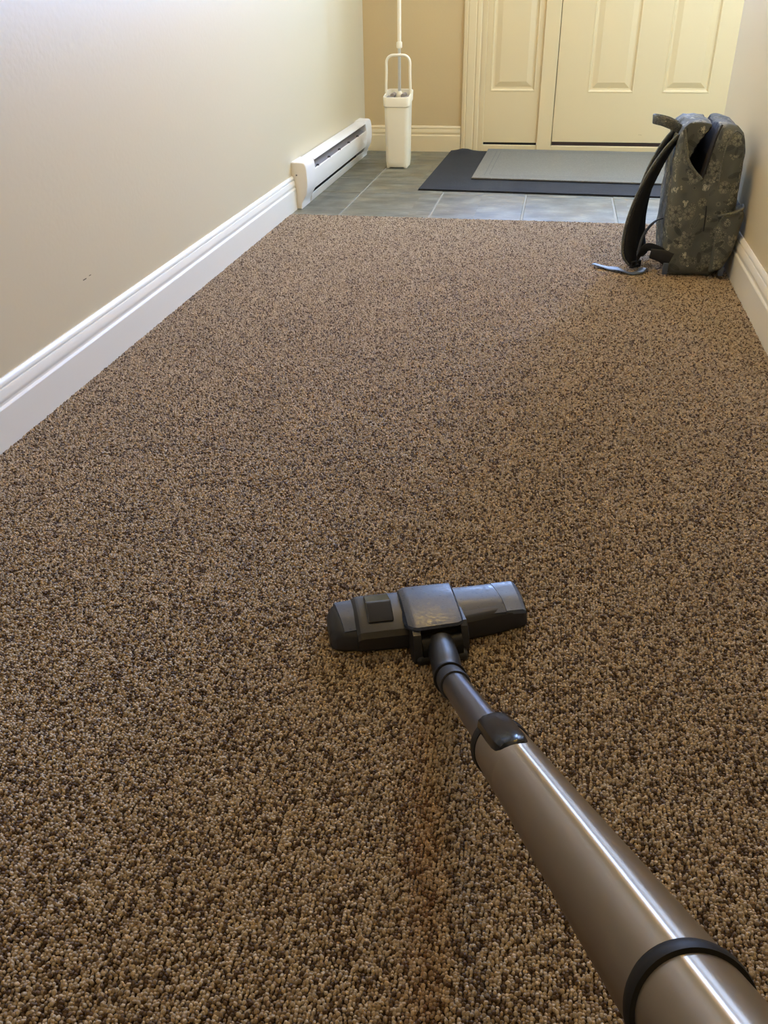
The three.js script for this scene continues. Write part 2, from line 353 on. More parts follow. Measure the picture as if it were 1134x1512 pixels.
// ------------------------------------------------------------------ baseboard heater
{
  const t = thing('baseboard_heater', 'white electric baseboard heater on the left wall at the tiled entry', 'heater', [LX, 0, 0]);
  const paint = phys({ color: srgb(246, 242, 234), roughness: 0.3 }), fin = std({ color: srgb(120, 116, 112), metalness: 0.6, roughness: 0.5 }), inner = std({ color: srgb(70, 66, 64), roughness: 0.7 });
  const cap = [[0, 0], [0.034, 0], [0.036, 0.02], [0.05, 0.045], [0.0585, 0.06], [0.063, 0.09], [0.0635, 0.12], [0.0615, 0.15], [0.0585, 0.166], [0.053, 0.1735], [0.045, 0.1765], [0, 0.178]];
  const capGeo = (z0, z1) => loft([[z0, 0.97], [z0 + 0.003, 1], [z1 - 0.003, 1], [z1, 0.97]].map(([z, s]) => cap.map(([a, b]) => V(a * s, 0.088 + (b - 0.088) * s, z))), { crease: 0.45 });
  part('end_cap', capGeo(-3.608, -3.47), paint, t);
  part('end_cap', capGeo(-4.802, -4.668), paint, t);
  const Z0 = -4.668, Z1 = -3.609, sw = (pr, z0 = Z0, z1 = Z1) => sweep(pr, 'z', z0, z1, 0.4);
  part('back_plate', sw([[0.0005, 0.002], [0.004, 0.002], [0.004, 0.172], [0.0005, 0.172]]), inner, t);
  part('top_cover', sw([[0.0045, 0.1765], [0.045, 0.1755], [0.053, 0.1725], [0.0575, 0.1685], [0.0583, 0.1665], [0.056, 0.1665], [0.052, 0.170], [0.044, 0.172], [0.0045, 0.173]]), paint, t);
  part('front_panel', sw([[0.054, 0.057], [0.058, 0.059], [0.0615, 0.08], [0.0625, 0.11], [0.0615, 0.131], [0.0585, 0.1345], [0.055, 0.132], [0.0575, 0.127], [0.058, 0.11], [0.057, 0.08]]), paint, t);
  part('toe_plate', sw([[0.0045, 0], [0.034, 0], [0.036, 0.003], [0.044, 0.034], [0.041, 0.036], [0.033, 0.006], [0.0045, 0.004]]), paint, t);
  const el = part('heating_element', new THREE.CylinderGeometry(0.006, 0.006, Z1 - Z0, 12).rotateX(Math.PI / 2).translate(0.028, 0.085, (Z0 + Z1) / 2), fin, t);
  const fins = []; for (let z = Z0 + 0.01; z < Z1 - 0.005; z += 0.0085) fins.push(box(0.008, 0.049, 0.05, 0.122, z, z + 0.0008));
  const fm = part('fins', merge(fins), fin, t); fm.userData.kind = 'stuff';
  part('deflector', sw([[0.006, 0.158], [0.046, 0.128], [0.0455, 0.1265], [0.0055, 0.1565]]), std({ color: srgb(150, 142, 138), metalness: 0.2, roughness: 0.5 }), t);
  for (let k = 0; k < 5; k++) { const z = Z1 - 0.06 - k * 0.2; part('clip', box(0.05, 0.0605, 0.1315, 0.139, z - 0.014, z, 0.0015), inner, t); }
  part('screw', new THREE.CylinderGeometry(0.003, 0.003, 0.002, 12).rotateX(Math.PI / 2).translate(0.02, 0.13, -3.469), fin, t);
}
// ------------------------------------------------------------------ mop bucket and mop
{
  const plastic = phys({ color: srgb(249, 238, 210), roughness: 0.42 }), grey = std({ color: srgb(150, 138, 128), roughness: 0.6 }), steel = std({ color: srgb(215, 212, 205), metalness: 0.75, roughness: 0.3 });
  const BX = -0.7605, BZ = -4.465;
  const t = thing('mop_bucket', 'tall narrow white plastic flat mop bucket with a loop handle beside the heater', 'bucket', [BX, 0, BZ]);
  const rr = (hx, hz, y, r = 0.02, tilt = 0, n = 6) => { const o = []; for (const [sx, sz, a0] of [[1, 1, 0], [-1, 1, Math.PI / 2], [-1, -1, Math.PI], [1, -1, Math.PI * 1.5]]) for (let k = 0; k <= n; k++) { const a = a0 + k / n * Math.PI / 2; const x = sx * (hx - r) + Math.cos(a) * r, z = sz * (hz - r) + Math.sin(a) * r; o.push(V(x, y - tilt * z, z)); } return o; };
  const T = 0.19;
  part('body', loft([rr(0.044, 0.05, 0.016, 0.018), rr(0.0475, 0.054, 0.004, 0.018), rr(0.052, 0.058, 0.008, 0.02), rr(0.055, 0.06, 0.03, 0.02), rr(0.0575, 0.0625, 0.2, 0.02), rr(0.0595, 0.064, 0.3, 0.02, T), rr(0.0565, 0.061, 0.3, 0.018, T), rr(0.0545, 0.0595, 0.2, 0.018), rr(0.05, 0.055, 0.04, 0.018)], { crease: 0.7 }), plastic, t);
  part('foot', box(-0.05, -0.034, 0, 0.02, -0.05, 0.055, 0.003), plastic, t);
  part('foot', box(0.034, 0.05, 0, 0.02, -0.05, 0.055, 0.003), plastic, t);
  part('rim', loft([rr(0.0605, 0.065, 0.286, 0.02, T), rr(0.064, 0.068, 0.29, 0.021, T), rr(0.065, 0.069, 0.326, 0.021, T), rr(0.0635, 0.0675, 0.33, 0.02, T), rr(0.059, 0.0635, 0.33, 0.018, T), rr(0.0575, 0.062, 0.29, 0.018, T)], { crease: 0.6, loop: true }), plastic, t);
  part('wringer', merge([box(-0.056, -0.018, 0.285, 0.318, -0.03, 0.03, 0.008), box(0.018, 0.056, 0.285, 0.318, -0.03, 0.03, 0.008), new THREE.CylinderGeometry(0.01, 0.01, 0.07, 16).rotateX(Math.PI / 2).translate(-0.026, 0.32, -0.01), new THREE.CylinderGeometry(0.01, 0.01, 0.07, 16).rotateX(Math.PI / 2).translate(0.026, 0.32, -0.01)]), grey, t, 'grey wringer inside the bucket');
  const h = []; const hw = 0.0565, hy = 0.49, cr = 0.032; h.push(V(-hw - 0.002, 0.3, 0), V(-hw - 0.002, 0.36, 0), V(-hw, 0.42, 0), V(-hw, hy - cr, 0));
  for (let k = 1; k < 5; k++) { const a = Math.PI - k / 5 * Math.PI / 2; h.push(V(-hw + cr + Math.cos(a) * cr, hy - cr + Math.sin(a) * cr, 0)); }
  h.push(V(-hw + cr, hy, 0), V(hw - cr, hy, 0));
  for (let k = 1; k < 5; k++) { const a = Math.PI / 2 - k / 5 * Math.PI / 2; h.push(V(hw - cr + Math.cos(a) * cr, hy - cr + Math.sin(a) * cr, 0)); }
  h.push(V(hw, hy - cr, 0), V(hw, 0.42, 0), V(hw + 0.002, 0.36, 0), V(hw + 0.002, 0.3, 0));
  part('handle', tube(h, 0.0062, 90, 12), plastic, t);
  const m = thing('flat_mop', 'flat mop with a white and steel pole standing upright in the white bucket', 'mop', [BX + 0.004, 0, BZ - 0.012]);
  part('mop_head', box(-0.045, 0.045, 0.05, 0.27, -0.012, 0.012, 0.006), grey, m);
  part('hub', lathe([[0, 0.29], [0.012, 0.292], [0.016, 0.3], [0.0165, 0.322], [0.013, 0.33], [0.0085, 0.338], [0, 0.338]]), plastic, m);
  part('lower_pole', new THREE.CylinderGeometry(0.0075, 0.0075, 0.21, 20).translate(0, 0.435, 0), steel, m, 'steel lower pole');
  part('pole', new THREE.CylinderGeometry(0.0088, 0.0088, 0.72, 20).translate(0, 0.9, 0), plastic, m);
  part('collar', lathe([[0.0088, 0.518], [0.0125, 0.52], [0.0135, 0.523], [0.0135, 0.541], [0.012, 0.545], [0.0088, 0.546]]), plastic, m);
  part('grip', lathe([[0, 1.26], [0.0088, 1.26], [0.012, 1.27], [0.012, 1.38], [0.007, 1.395], [0, 1.397]]), plastic, m);
}
// ------------------------------------------------------------------ door mats
{
  const slab = (pts, y, th, r, curl) => {   // polygon mat: grid of points between four corners
    const [fl, fr, br, bl] = pts, n = 40, m = 30, top = [], P = (u, v) => { const a = V(fl[0] + (fr[0] - fl[0]) * u, 0, fl[1] + (fr[1] - fl[1]) * u), b = V(bl[0] + (br[0] - bl[0]) * u, 0, bl[1] + (br[1] - bl[1]) * u); const q = a.lerp(b, v); q.y = y + (curl ? curl(u, v) : 0); return q; };
    const pos = [], idx = [], uv = []; const edge = (u, v) => Math.min(u, 1 - u, v, 1 - v);
    for (const s of [1, 0]) for (let j = 0; j <= m; j++) for (let i = 0; i <= n; i++) { const q = P(i / n, j / m); pos.push(q.x, q.y + (s ? th - (edge(i / n, j / m) === 0 ? r : 0) : 0), q.z); uv.push(i / n, j / m); }
    const N = (n + 1) * (m + 1), id = (s, i, j) => s * N + j * (n + 1) + i;
    for (let j = 0; j < m; j++) for (let i = 0; i < n; i++) { idx.push(id(0, i, j), id(0, i + 1, j), id(0, i + 1, j + 1), id(0, i, j), id(0, i + 1, j + 1), id(0, i, j + 1)); idx.push(id(1, i, j), id(1, i + 1, j + 1), id(1, i + 1, j), id(1, i, j), id(1, i, j + 1), id(1, i + 1, j + 1)); }
    const wall = (a, b) => idx.push(id(0, ...a), id(1, ...a), id(1, ...b), id(0, ...a), id(1, ...b), id(0, ...b));
    for (let i = 0; i < n; i++) { wall([i, 0], [i + 1, 0]); wall([i + 1, m], [i, m]); }
    for (let j = 0; j < m; j++) { wall([n, j], [n, j + 1]); wall([0, j + 1], [0, j]); }
    const g = new THREE.BufferGeometry(); g.setAttribute('position', new THREE.Float32BufferAttribute(pos, 3)); g.setAttribute('uv', new THREE.Float32BufferAttribute(uv, 2)); g.setIndex(idx);
    return creased(g, 0.5);
  };
  const felt = dataTex(512, 512, (u, v) => { const q = 0.75 + 0.5 * rnd() + 0.25 * fbm(u * 9, v * 9, 3, 3); return [31 * q, 32 * q, 35 * q]; });
  const bump = dataTex(512, 512, (u, v) => { const q = 90 + 130 * rnd(); return [q, q, q]; }, false);
  const a = thing('door_mat', 'large dark charcoal felt mat on the entry tiles in front of the door', 'mat');
  const curlA = (u, v) => 0.012 * Math.exp(-Math.pow((u - 0.06) / 0.035, 2)) * THREE.MathUtils.smoothstep(v, 0.86, 1) + 0.0015 * Math.max(0, noise.noise(u * 9, v * 5, 2)) * (u > 0.02 ? 1 : 0);
  part('felt', slab([[-0.575, -3.894], [0.64, -3.838], [0.66, -4.895], [-0.55, -4.922]], 0.002, 0.007, 0.002, curlA), std({ map: felt, bumpMap: bump, bumpScale: 0.0015, roughness: 0.95 }), a);
  part('rubber_backing', slab([[-0.578, -3.891], [0.643, -3.835], [0.663, -4.898], [-0.553, -4.922]], 0.0002, 0.0022, 0.0005, curlA), M.dark, a, 'black rubber backing edge');
  const cvs = document.createElement('canvas'); cvs.width = 1024; cvs.height = 640; const x = cvs.getContext('2d');
  x.fillStyle = 'rgb(116,112,101)'; x.fillRect(0, 0, 1024, 640);
  for (let k = 0; k < 60000; k++) { const q = rnd(); x.fillStyle = q < 0.5 ? 'rgba(96,96,90,0.22)' : 'rgba(196,192,180,0.2)'; x.fillRect(rnd() * 1024, rnd() * 640, 1.5 + rnd() * 3, 1.2); }
  for (let j = 0; j < 640; j += 5) { x.fillStyle = 'rgba(110,108,100,0.18)'; x.fillRect(0, j, 1024, 1.6); }
  x.strokeStyle = 'rgba(84,84,80,0.6)'; x.lineWidth = 2.5; x.strokeRect(44, 44, 936, 552); x.strokeRect(62, 62, 900, 516);
  const gt = new THREE.CanvasTexture(cvs); gt.colorSpace = THREE.SRGBColorSpace;
  const b = thing('door_mat', 'thin grey woven mat with line border lying on top of the dark mat', 'mat');
  const curlB = (u, v) => 0.0025 * Math.max(0, noise.noise(u * 7, v * 4, 8)) + 0.003 * THREE.MathUtils.smoothstep(v, 0.9, 1);
  part('weave', slab([[-0.363, -4.117], [0.86, -4.055], [0.86, -4.87], [-0.35, -4.915]], 0.0128, 0.0055, 0.0015, curlB), std({ map: gt, bumpMap: bump, bumpScale: 0.001, roughness: 0.9 }), b);
  part('rubber_backing', slab([[-0.365, -4.113], [0.862, -4.052], [0.862, -4.872], [-0.352, -4.915]], 0.0106, 0.0028, 0.0005, curlB), M.dark, b, 'dark rubber backing edge');
}
// ------------------------------------------------------------------ backpack
{
  const cvs = document.createElement('canvas'); cvs.width = cvs.height = 1024; const x = cvs.getContext('2d');
  x.fillStyle = 'rgb(98,102,98)'; x.fillRect(0, 0, 1024, 1024);
  const wrap = (cx, cy, r, f) => { for (const a of [0, -1024, 1024]) for (const b of [0, -1024, 1024]) if (cx + a > -r && cx + a < 1024 + r && cy + b > -r && cy + b < 1024 + r) { x.save(); x.translate(cx + a, cy + b); f(); x.restore(); } };
  const tone = (k, al = 1) => `rgba(${Math.round(98 + k * 1.5)},${Math.round(101 + k * 1.45)},${Math.round(96 + k * 1.25)},${al})`;
  for (let k = 0; k < 240; k++) {       // leaves and petals, printed tone on tone
    const cx = rnd() * 1024, cy = rnd() * 1024, r = 22 + rnd() * 34, a0 = rnd() * 6.28, kind = rnd(), br = rnd();
    wrap(cx, cy, 80, () => {
      x.rotate(a0);
      if (kind < 0.5) {                  // round blossom
        x.fillStyle = tone(4 + br * 22, 0.8); x.beginPath(); x.arc(0, 0, r, 0, 6.3); x.fill();
        for (let p = 0; p < 7; p++) { x.rotate(6.283 / 7); x.fillStyle = tone(14 + br * 22, 0.5); x.beginPath(); x.ellipse(r * 0.6, 0, r * 0.36, r * 0.27, 0, 0, 6.3); x.fill(); x.strokeStyle = tone(-32, 0.65); x.lineWidth = 2.6; x.stroke(); }
        x.fillStyle = tone(-20, 0.8); x.beginPath(); x.arc(0, 0, r * 0.22, 0, 6.3); x.fill();
      } else if (kind < 0.8) {           // leaf
        x.fillStyle = tone(-20 + br * 18, 0.75); x.beginPath(); x.ellipse(0, 0, r * 1.05, r * 0.4, 0, 0, 6.3); x.fill(); x.strokeStyle = tone(-36, 0.6); x.lineWidth = 2; x.stroke(); x.beginPath(); x.moveTo(-r, 0); x.lineTo(r, 0); x.stroke();
      } else {                           // cluster of small pale flowers
        for (let p = 0; p < 9; p++) { const q = rnd() * 6.28, d = rnd() * r, s = 5 + rnd() * 6; x.fillStyle = tone(44 + 50 * br, 0.75); x.beginPath(); x.arc(Math.cos(q) * d, Math.sin(q) * d, s, 0, 6.3); x.fill(); x.fillStyle = tone(-24, 0.8); x.beginPath(); x.arc(Math.cos(q) * d, Math.sin(q) * d, s * 0.4, 0, 6.3); x.fill(); }
      }
    });
  }
  const print = new THREE.CanvasTexture(cvs); print.colorSpace = THREE.SRGBColorSpace; print.wrapS = print.wrapT = THREE.RepeatWrapping; print.repeat.set(1 / 0.34, 1 / 0.34);
  const weave = dataTex(256, 256, (u, v, i, j) => { const q = 110 + 60 * Math.sin(i * 1.57) * Math.sin(j * 1.57) + 50 * rnd(); return [q, q, q]; }, false, [16, 16]);
  const fabric = std({ map: print, bumpMap: weave, bumpScale: 0.0004, roughness: 0.9, color: srgb(252, 250, 246) });
  const lining = std({ color: srgb(28, 25, 30), roughness: 0.95 }), mesh = std({ color: srgb(22, 24, 28), roughness: 0.85 }), web = phys({ color: srgb(84, 96, 116), roughness: 0.45 }), webD = std({ color: srgb(30, 31, 34), roughness: 0.7 });
  const t = thing('backpack', 'dark grey flower print backpack standing open against the right wall', 'backpack', [0.44, 0, -2.83]);
  const ox = 0.44, oz = -2.83;
  // side outlines (x, y) measured at the face towards the hallway
  const L2 = (pts) => pts.map(([a, b]) => [a - ox, b]);
  const outline = L2([[0.372, 0.0], [0.49, 0.0], [0.522, 0.03], [0.533, 0.1], [0.533, 0.2], [0.53, 0.3], [0.527, 0.36], [0.516, 0.4], [0.496, 0.421], [0.47, 0.428], [0.452, 0.425], [0.44, 0.405], [0.43, 0.425], [0.405, 0.43], [0.37, 0.428], [0.353, 0.415], [0.345, 0.38], [0.342, 0.32], [0.342, 0.21], [0.346, 0.1], [0.352, 0.03]]);
  const notch = L2([[0.438, 0.48], [0.43, 0.412], [0.402, 0.37], [0.384, 0.325], [0.402, 0.3], [0.419, 0.283], [0.426, 0.31], [0.429, 0.34], [0.44, 0.4], [0.447, 0.428], [0.455, 0.48]]);
  const wide = L2([[0.34, 0.48], [0.352, 0.415], [0.362, 0.37], [0.372, 0.335], [0.395, 0.305], [0.419, 0.285], [0.428, 0.34], [0.44, 0.4], [0.447, 0.43], [0.455, 0.48]]);
  const pocket = L2([[0.485, 0.02], [0.52, 0.03], [0.54, 0.08], [0.551, 0.14], [0.556, 0.19], [0.548, 0.208], [0.525, 0.2], [0.495, 0.192], [0.478, 0.15]]);
  const poly = (P, px, py) => { let d = 1e9, s = 1; for (let i = 0, j = P.length - 1; i < P.length; j = i++) { const ex = P[j][0] - P[i][0], ey = P[j][1] - P[i][1], wx = px - P[i][0], wy = py - P[i][1], q = Math.max(0, Math.min(1, (wx * ex + wy * ey) / (ex * ex + ey * ey))), bx = wx - ex * q, by = wy - ey * q; d = Math.min(d, bx * bx + by * by); const c1 = py >= P[i][1], c2 = py < P[j][1], c3 = ex * wy > ey * wx; if ((c1 && c2 && c3) || (!c1 && !c2 && !c3)) s = -s; } return s * Math.sqrt(d); };
  const extr = (d2, z, hz, r) => { const a = d2 + r, b = Math.abs(z) - hz + r; return Math.min(Math.max(a, b), 0) + Math.hypot(Math.max(a, 0), Math.max(b, 0)) - r; };
  const smin = (a, b, k) => { const h = Math.max(k - Math.abs(a - b), 0) / k; return Math.min(a, b) - h * h * k / 4; };
  const HZ = 0.145;
  const bodyD = (x, y, z) => {
    const wr = 0.006 * noise.noise(x * 18 + 3, y * 14, z * 12) + 0.0025 * noise.noise(x * 45, y * 38 + 5, z * 30);
    const belly = 0.012 * Math.sin(Math.min(1, Math.max(0, y / 0.42)) * Math.PI) ;
    let d = extr(poly(outline, x, y) + wr, z, HZ - 0.012 + belly + wr, 0.032);
    const zf = z - (HZ - 0.05);        // the wide opening is cut only into the near side
    const cutW = Math.max(poly(wide, x, y), -zf), cutN = Math.max(poly(notch, x, y), -(z + 0.085));
    d = Math.max(d, -Math.min(cutW, cutN));
    return d;
  };
  const pocketD = (x, y, z) => {
    const wr = 0.003 * noise.noise(x * 25 + 9, y * 22, z * 18);
    return extr(poly(pocket, x, y) + wr, z - 0.045, 0.112, 0.022);
  };
  function mc(D, c, half, res, matIndexOf) {
    const f = new MarchingCubes(res, new THREE.MeshStandardMaterial(), false, false, 400000), h = res / 2;
    for (let k = 0; k < res; k++) for (let j = 0; j < res; j++) for (let i = 0; i < res; i++) f.field[i + j * res + k * res * res] = -D(c[0] + (i - h) / h * half, c[1] + (j - h) / h * half, c[2] + (k - h) / h * half);
    f.isolation = 0; f.update();
    const n = f.count, P = f.positionArray, N = f.normalArray, outs = {};
    for (let v = 0; v < n; v += 3) {
      const pts = [0, 1, 2].map((q) => [c[0] + P[(v + q) * 3] * half, c[1] + P[(v + q) * 3 + 1] * half, c[2] + P[(v + q) * 3 + 2] * half]);
      const m = [0, 1, 2].map((q) => (pts[0][q] + pts[1][q] + pts[2][q]) / 3), key = matIndexOf ? matIndexOf(...m) : 'a';
      const o = outs[key] ??= { p: [], n: [] };
      for (let q = 0; q < 3; q++) {
        o.p.push(...pts[q]);
        const e = 0.003, [a, b, d] = pts[q]; const g = V(D(a + e, b, d) - D(a - e, b, d), D(a, b + e, d) - D(a, b - e, d), D(a, b, d + e) - D(a, b, d - e)).normalize(); o.n.push(g.x, g.y, g.z);
      }
    }
    for (const k in outs) {
      const g = new THREE.BufferGeometry(); g.setAttribute('position', new THREE.Float32BufferAttribute(outs[k].p, 3)); g.setAttribute('normal', new THREE.Float32BufferAttribute(outs[k].n, 3));
      // keep outward winding
      const p = g.attributes.position, nn = g.attributes.normal;
      for (let v = 0; v < p.count; v += 3) { const a = V().fromBufferAttribute(p, v), b = V().fromBufferAttribute(p, v + 1), c2 = V().fromBufferAttribute(p, v + 2); if (b.clone().sub(a).cross(c2.clone().sub(a)).dot(V().fromBufferAttribute(nn, v)) < 0) { p.setXYZ(v + 1, c2.x, c2.y, c2.z); p.setXYZ(v + 2, b.x, b.y, b.z); const n1 = V().fromBufferAttribute(nn, v + 1), n2 = V().fromBufferAttribute(nn, v + 2); nn.setXYZ(v + 1, n2.x, n2.y, n2.z); nn.setXYZ(v + 2, n1.x, n1.y, n1.z); } }
      outs[k] = planarUV(g);
    }
    return outs;
  }
  const b = mc(bodyD, [0, 0.215, 0], 0.235, 88, (x, y, z) => (poly(notch, x, y) < 0.0035 ? 'lining' : 'fabric'));
  part('body', b.fabric, fabric, t);
  part('lining', b.lining, lining, t, 'dark lining in the open top');
  const pk = mc(pocketD, [0.08, 0.11, 0.045], 0.14, 60); part('front_pocket', pk.a, fabric, t);
  const rel = (x, y, z) => V(x - ox, y, z - oz);
  part('pocket_hem', tube([rel(0.482, 0.186, -2.682), rel(0.5, 0.192, -2.673), rel(0.525, 0.197, -2.673), rel(0.546, 0.205, -2.69), rel(0.555, 0.206, -2.74)], 0.004, 40, 10), fabric, t);
  // zipper tapes along the two lips of the opening
  part('zipper_tape', ribbon([rel(0.351, 0.415, -2.689), rel(0.363, 0.37, -2.687), rel(0.374, 0.335, -2.684), rel(0.396, 0.306, -2.682), rel(0.42, 0.285, -2.681)], 0.009, 0.004, V(0.8, 0.5, 0)), fabric, t);
  part('zipper_tape', ribbon([rel(0.42, 0.285, -2.681), rel(0.43, 0.34, -2.684), rel(0.441, 0.4, -2.69), rel(0.452, 0.425, -2.705)], 0.006, 0.004, V(1, -0.2, 0)), webD, t);
  part('piping', tube([rel(0.468, 0.26, -2.6775), rel(0.466, 0.33, -2.68), rel(0.474, 0.385, -2.6855), rel(0.492, 0.411, -2.692), rel(0.513, 0.398, -2.692)], 0.0022, 40, 8), fabric, t);
  part('side_seam', tube([rel(0.443, 0.215, -2.6735), rel(0.446, 0.18, -2.6725), rel(0.447, 0.145, -2.672)], 0.002, 24, 8), webD, t);
  // shoulder straps: printed shell with a dark mesh pad
  function strap(z, dx, near) {
    const pts = [[0.348, 0.39], [0.322, 0.352], [0.29, 0.285], [0.262, 0.2], [0.249, 0.12], [0.252, 0.055], [0.268, 0.018]].map(([a, c]) => rel(a + dx * 0.6 * (0.4 - c) / 0.4, c, z));
    const across = [V(0.35, 0, -0.94), V(0.6, 0, -0.8), V(0.68, 0, -0.73), V(0.7, 0, -0.71)];
    const wdt = (q) => 0.044 + 0.022 * Math.sin(Math.min(1, q * 1.15) * Math.PI * 0.62) - 0.026 * Math.max(0, q - 0.86) / 0.14;
    const s = part('shoulder_strap', ribbon(pts, wdt, 0.008, across, 60), fabric, t);
    const inn = pts.map((q) => q.clone().add(V(0.0052, 0, 0.0052)));
    part('padding', ribbon(inn, (q) => wdt(q) - 0.01, 0.008, across, 60), mesh, s, 'black mesh padding on the inside');
    return s;
  }
  const s1 = strap(-2.765, 0, true);
  const s2 = strap(-2.885, 0.07, false);
  part('buckle', merge([box(-0.02, 0.02, -0.004, 0.004, -0.006, 0.006, 0.002), box(-0.02, 0.02, 0.01, 0.017, -0.006, 0.006, 0.002), box(-0.021, -0.015, -0.004, 0.017, -0.005, 0.005, 0.002), box(0.015, 0.021, -0.004, 0.017, -0.005, 0.005, 0.002)]).rotateY(0.75).translate(0.277 - ox, 0.012, -2.765 - oz + 0.004), webD, s1);
  part('strap_tail', ribbon([rel(0.3, 0.012, -2.74), rel(0.287, 0.007, -2.715), rel(0.262, 0.006, -2.7), rel(0.225, 0.011, -2.72), rel(0.19, 0.008, -2.748), rel(0.15, 0.012, -2.77)], 0.026, 0.003, V(0.35, 0, 1)), web, t, 'loose slate blue webbing tail lying on the carpet');
  part('strap_web', ribbon([rel(0.355, 0.155, -2.79), rel(0.325, 0.145, -2.79), rel(0.302, 0.115, -2.8), rel(0.291, 0.08, -2.81), rel(0.286, 0.03, -2.82)], 0.024, 0.003, V(0.2, 0.3, 1)), webD, t);
  part('strap_web', ribbon([rel(0.365, 0.06, -2.71), rel(0.335, 0.075, -2.72), rel(0.305, 0.078, -2.735), rel(0.288, 0.05, -2.75), rel(0.28, 0.02, -2.76)], 0.03, 0.003, V(0.1, 0.8, 0.5)), webD, t);
  part('strap_tab', ribbon([rel(0.372, 0.05, -2.7), rel(0.345, 0.06, -2.705), rel(0.312, 0.064, -2.715)], (q) => 0.05 - 0.02 * q, 0.006, V(0, 1, 0.15)), webD, t);
  part('haul_loop', ribbon([rel(0.352, 0.402, -2.79), rel(0.33, 0.414, -2.775), rel(0.303, 0.424, -2.77), rel(0.284, 0.4265, -2.785), rel(0.277, 0.424, -2.83), rel(0.29, 0.42, -2.87), rel(0.325, 0.412, -2.88), rel(0.352, 0.402, -2.87)], 0.026, 0.004, V(-0.1, 1, 0.1)), fabric, t);
  part('side_tag', box(0.352 - ox, 0.367 - ox, 0.008, 0.042, -2.699 - oz, -2.693 - oz, 0.0015), web, t, 'small pale blue webbing tag at the bottom edge');
  part('side_tag', box(0.512 - ox, 0.527 - ox, 0.012, 0.04, -2.69 - oz, -2.684 - oz, 0.0015), web, t);
}
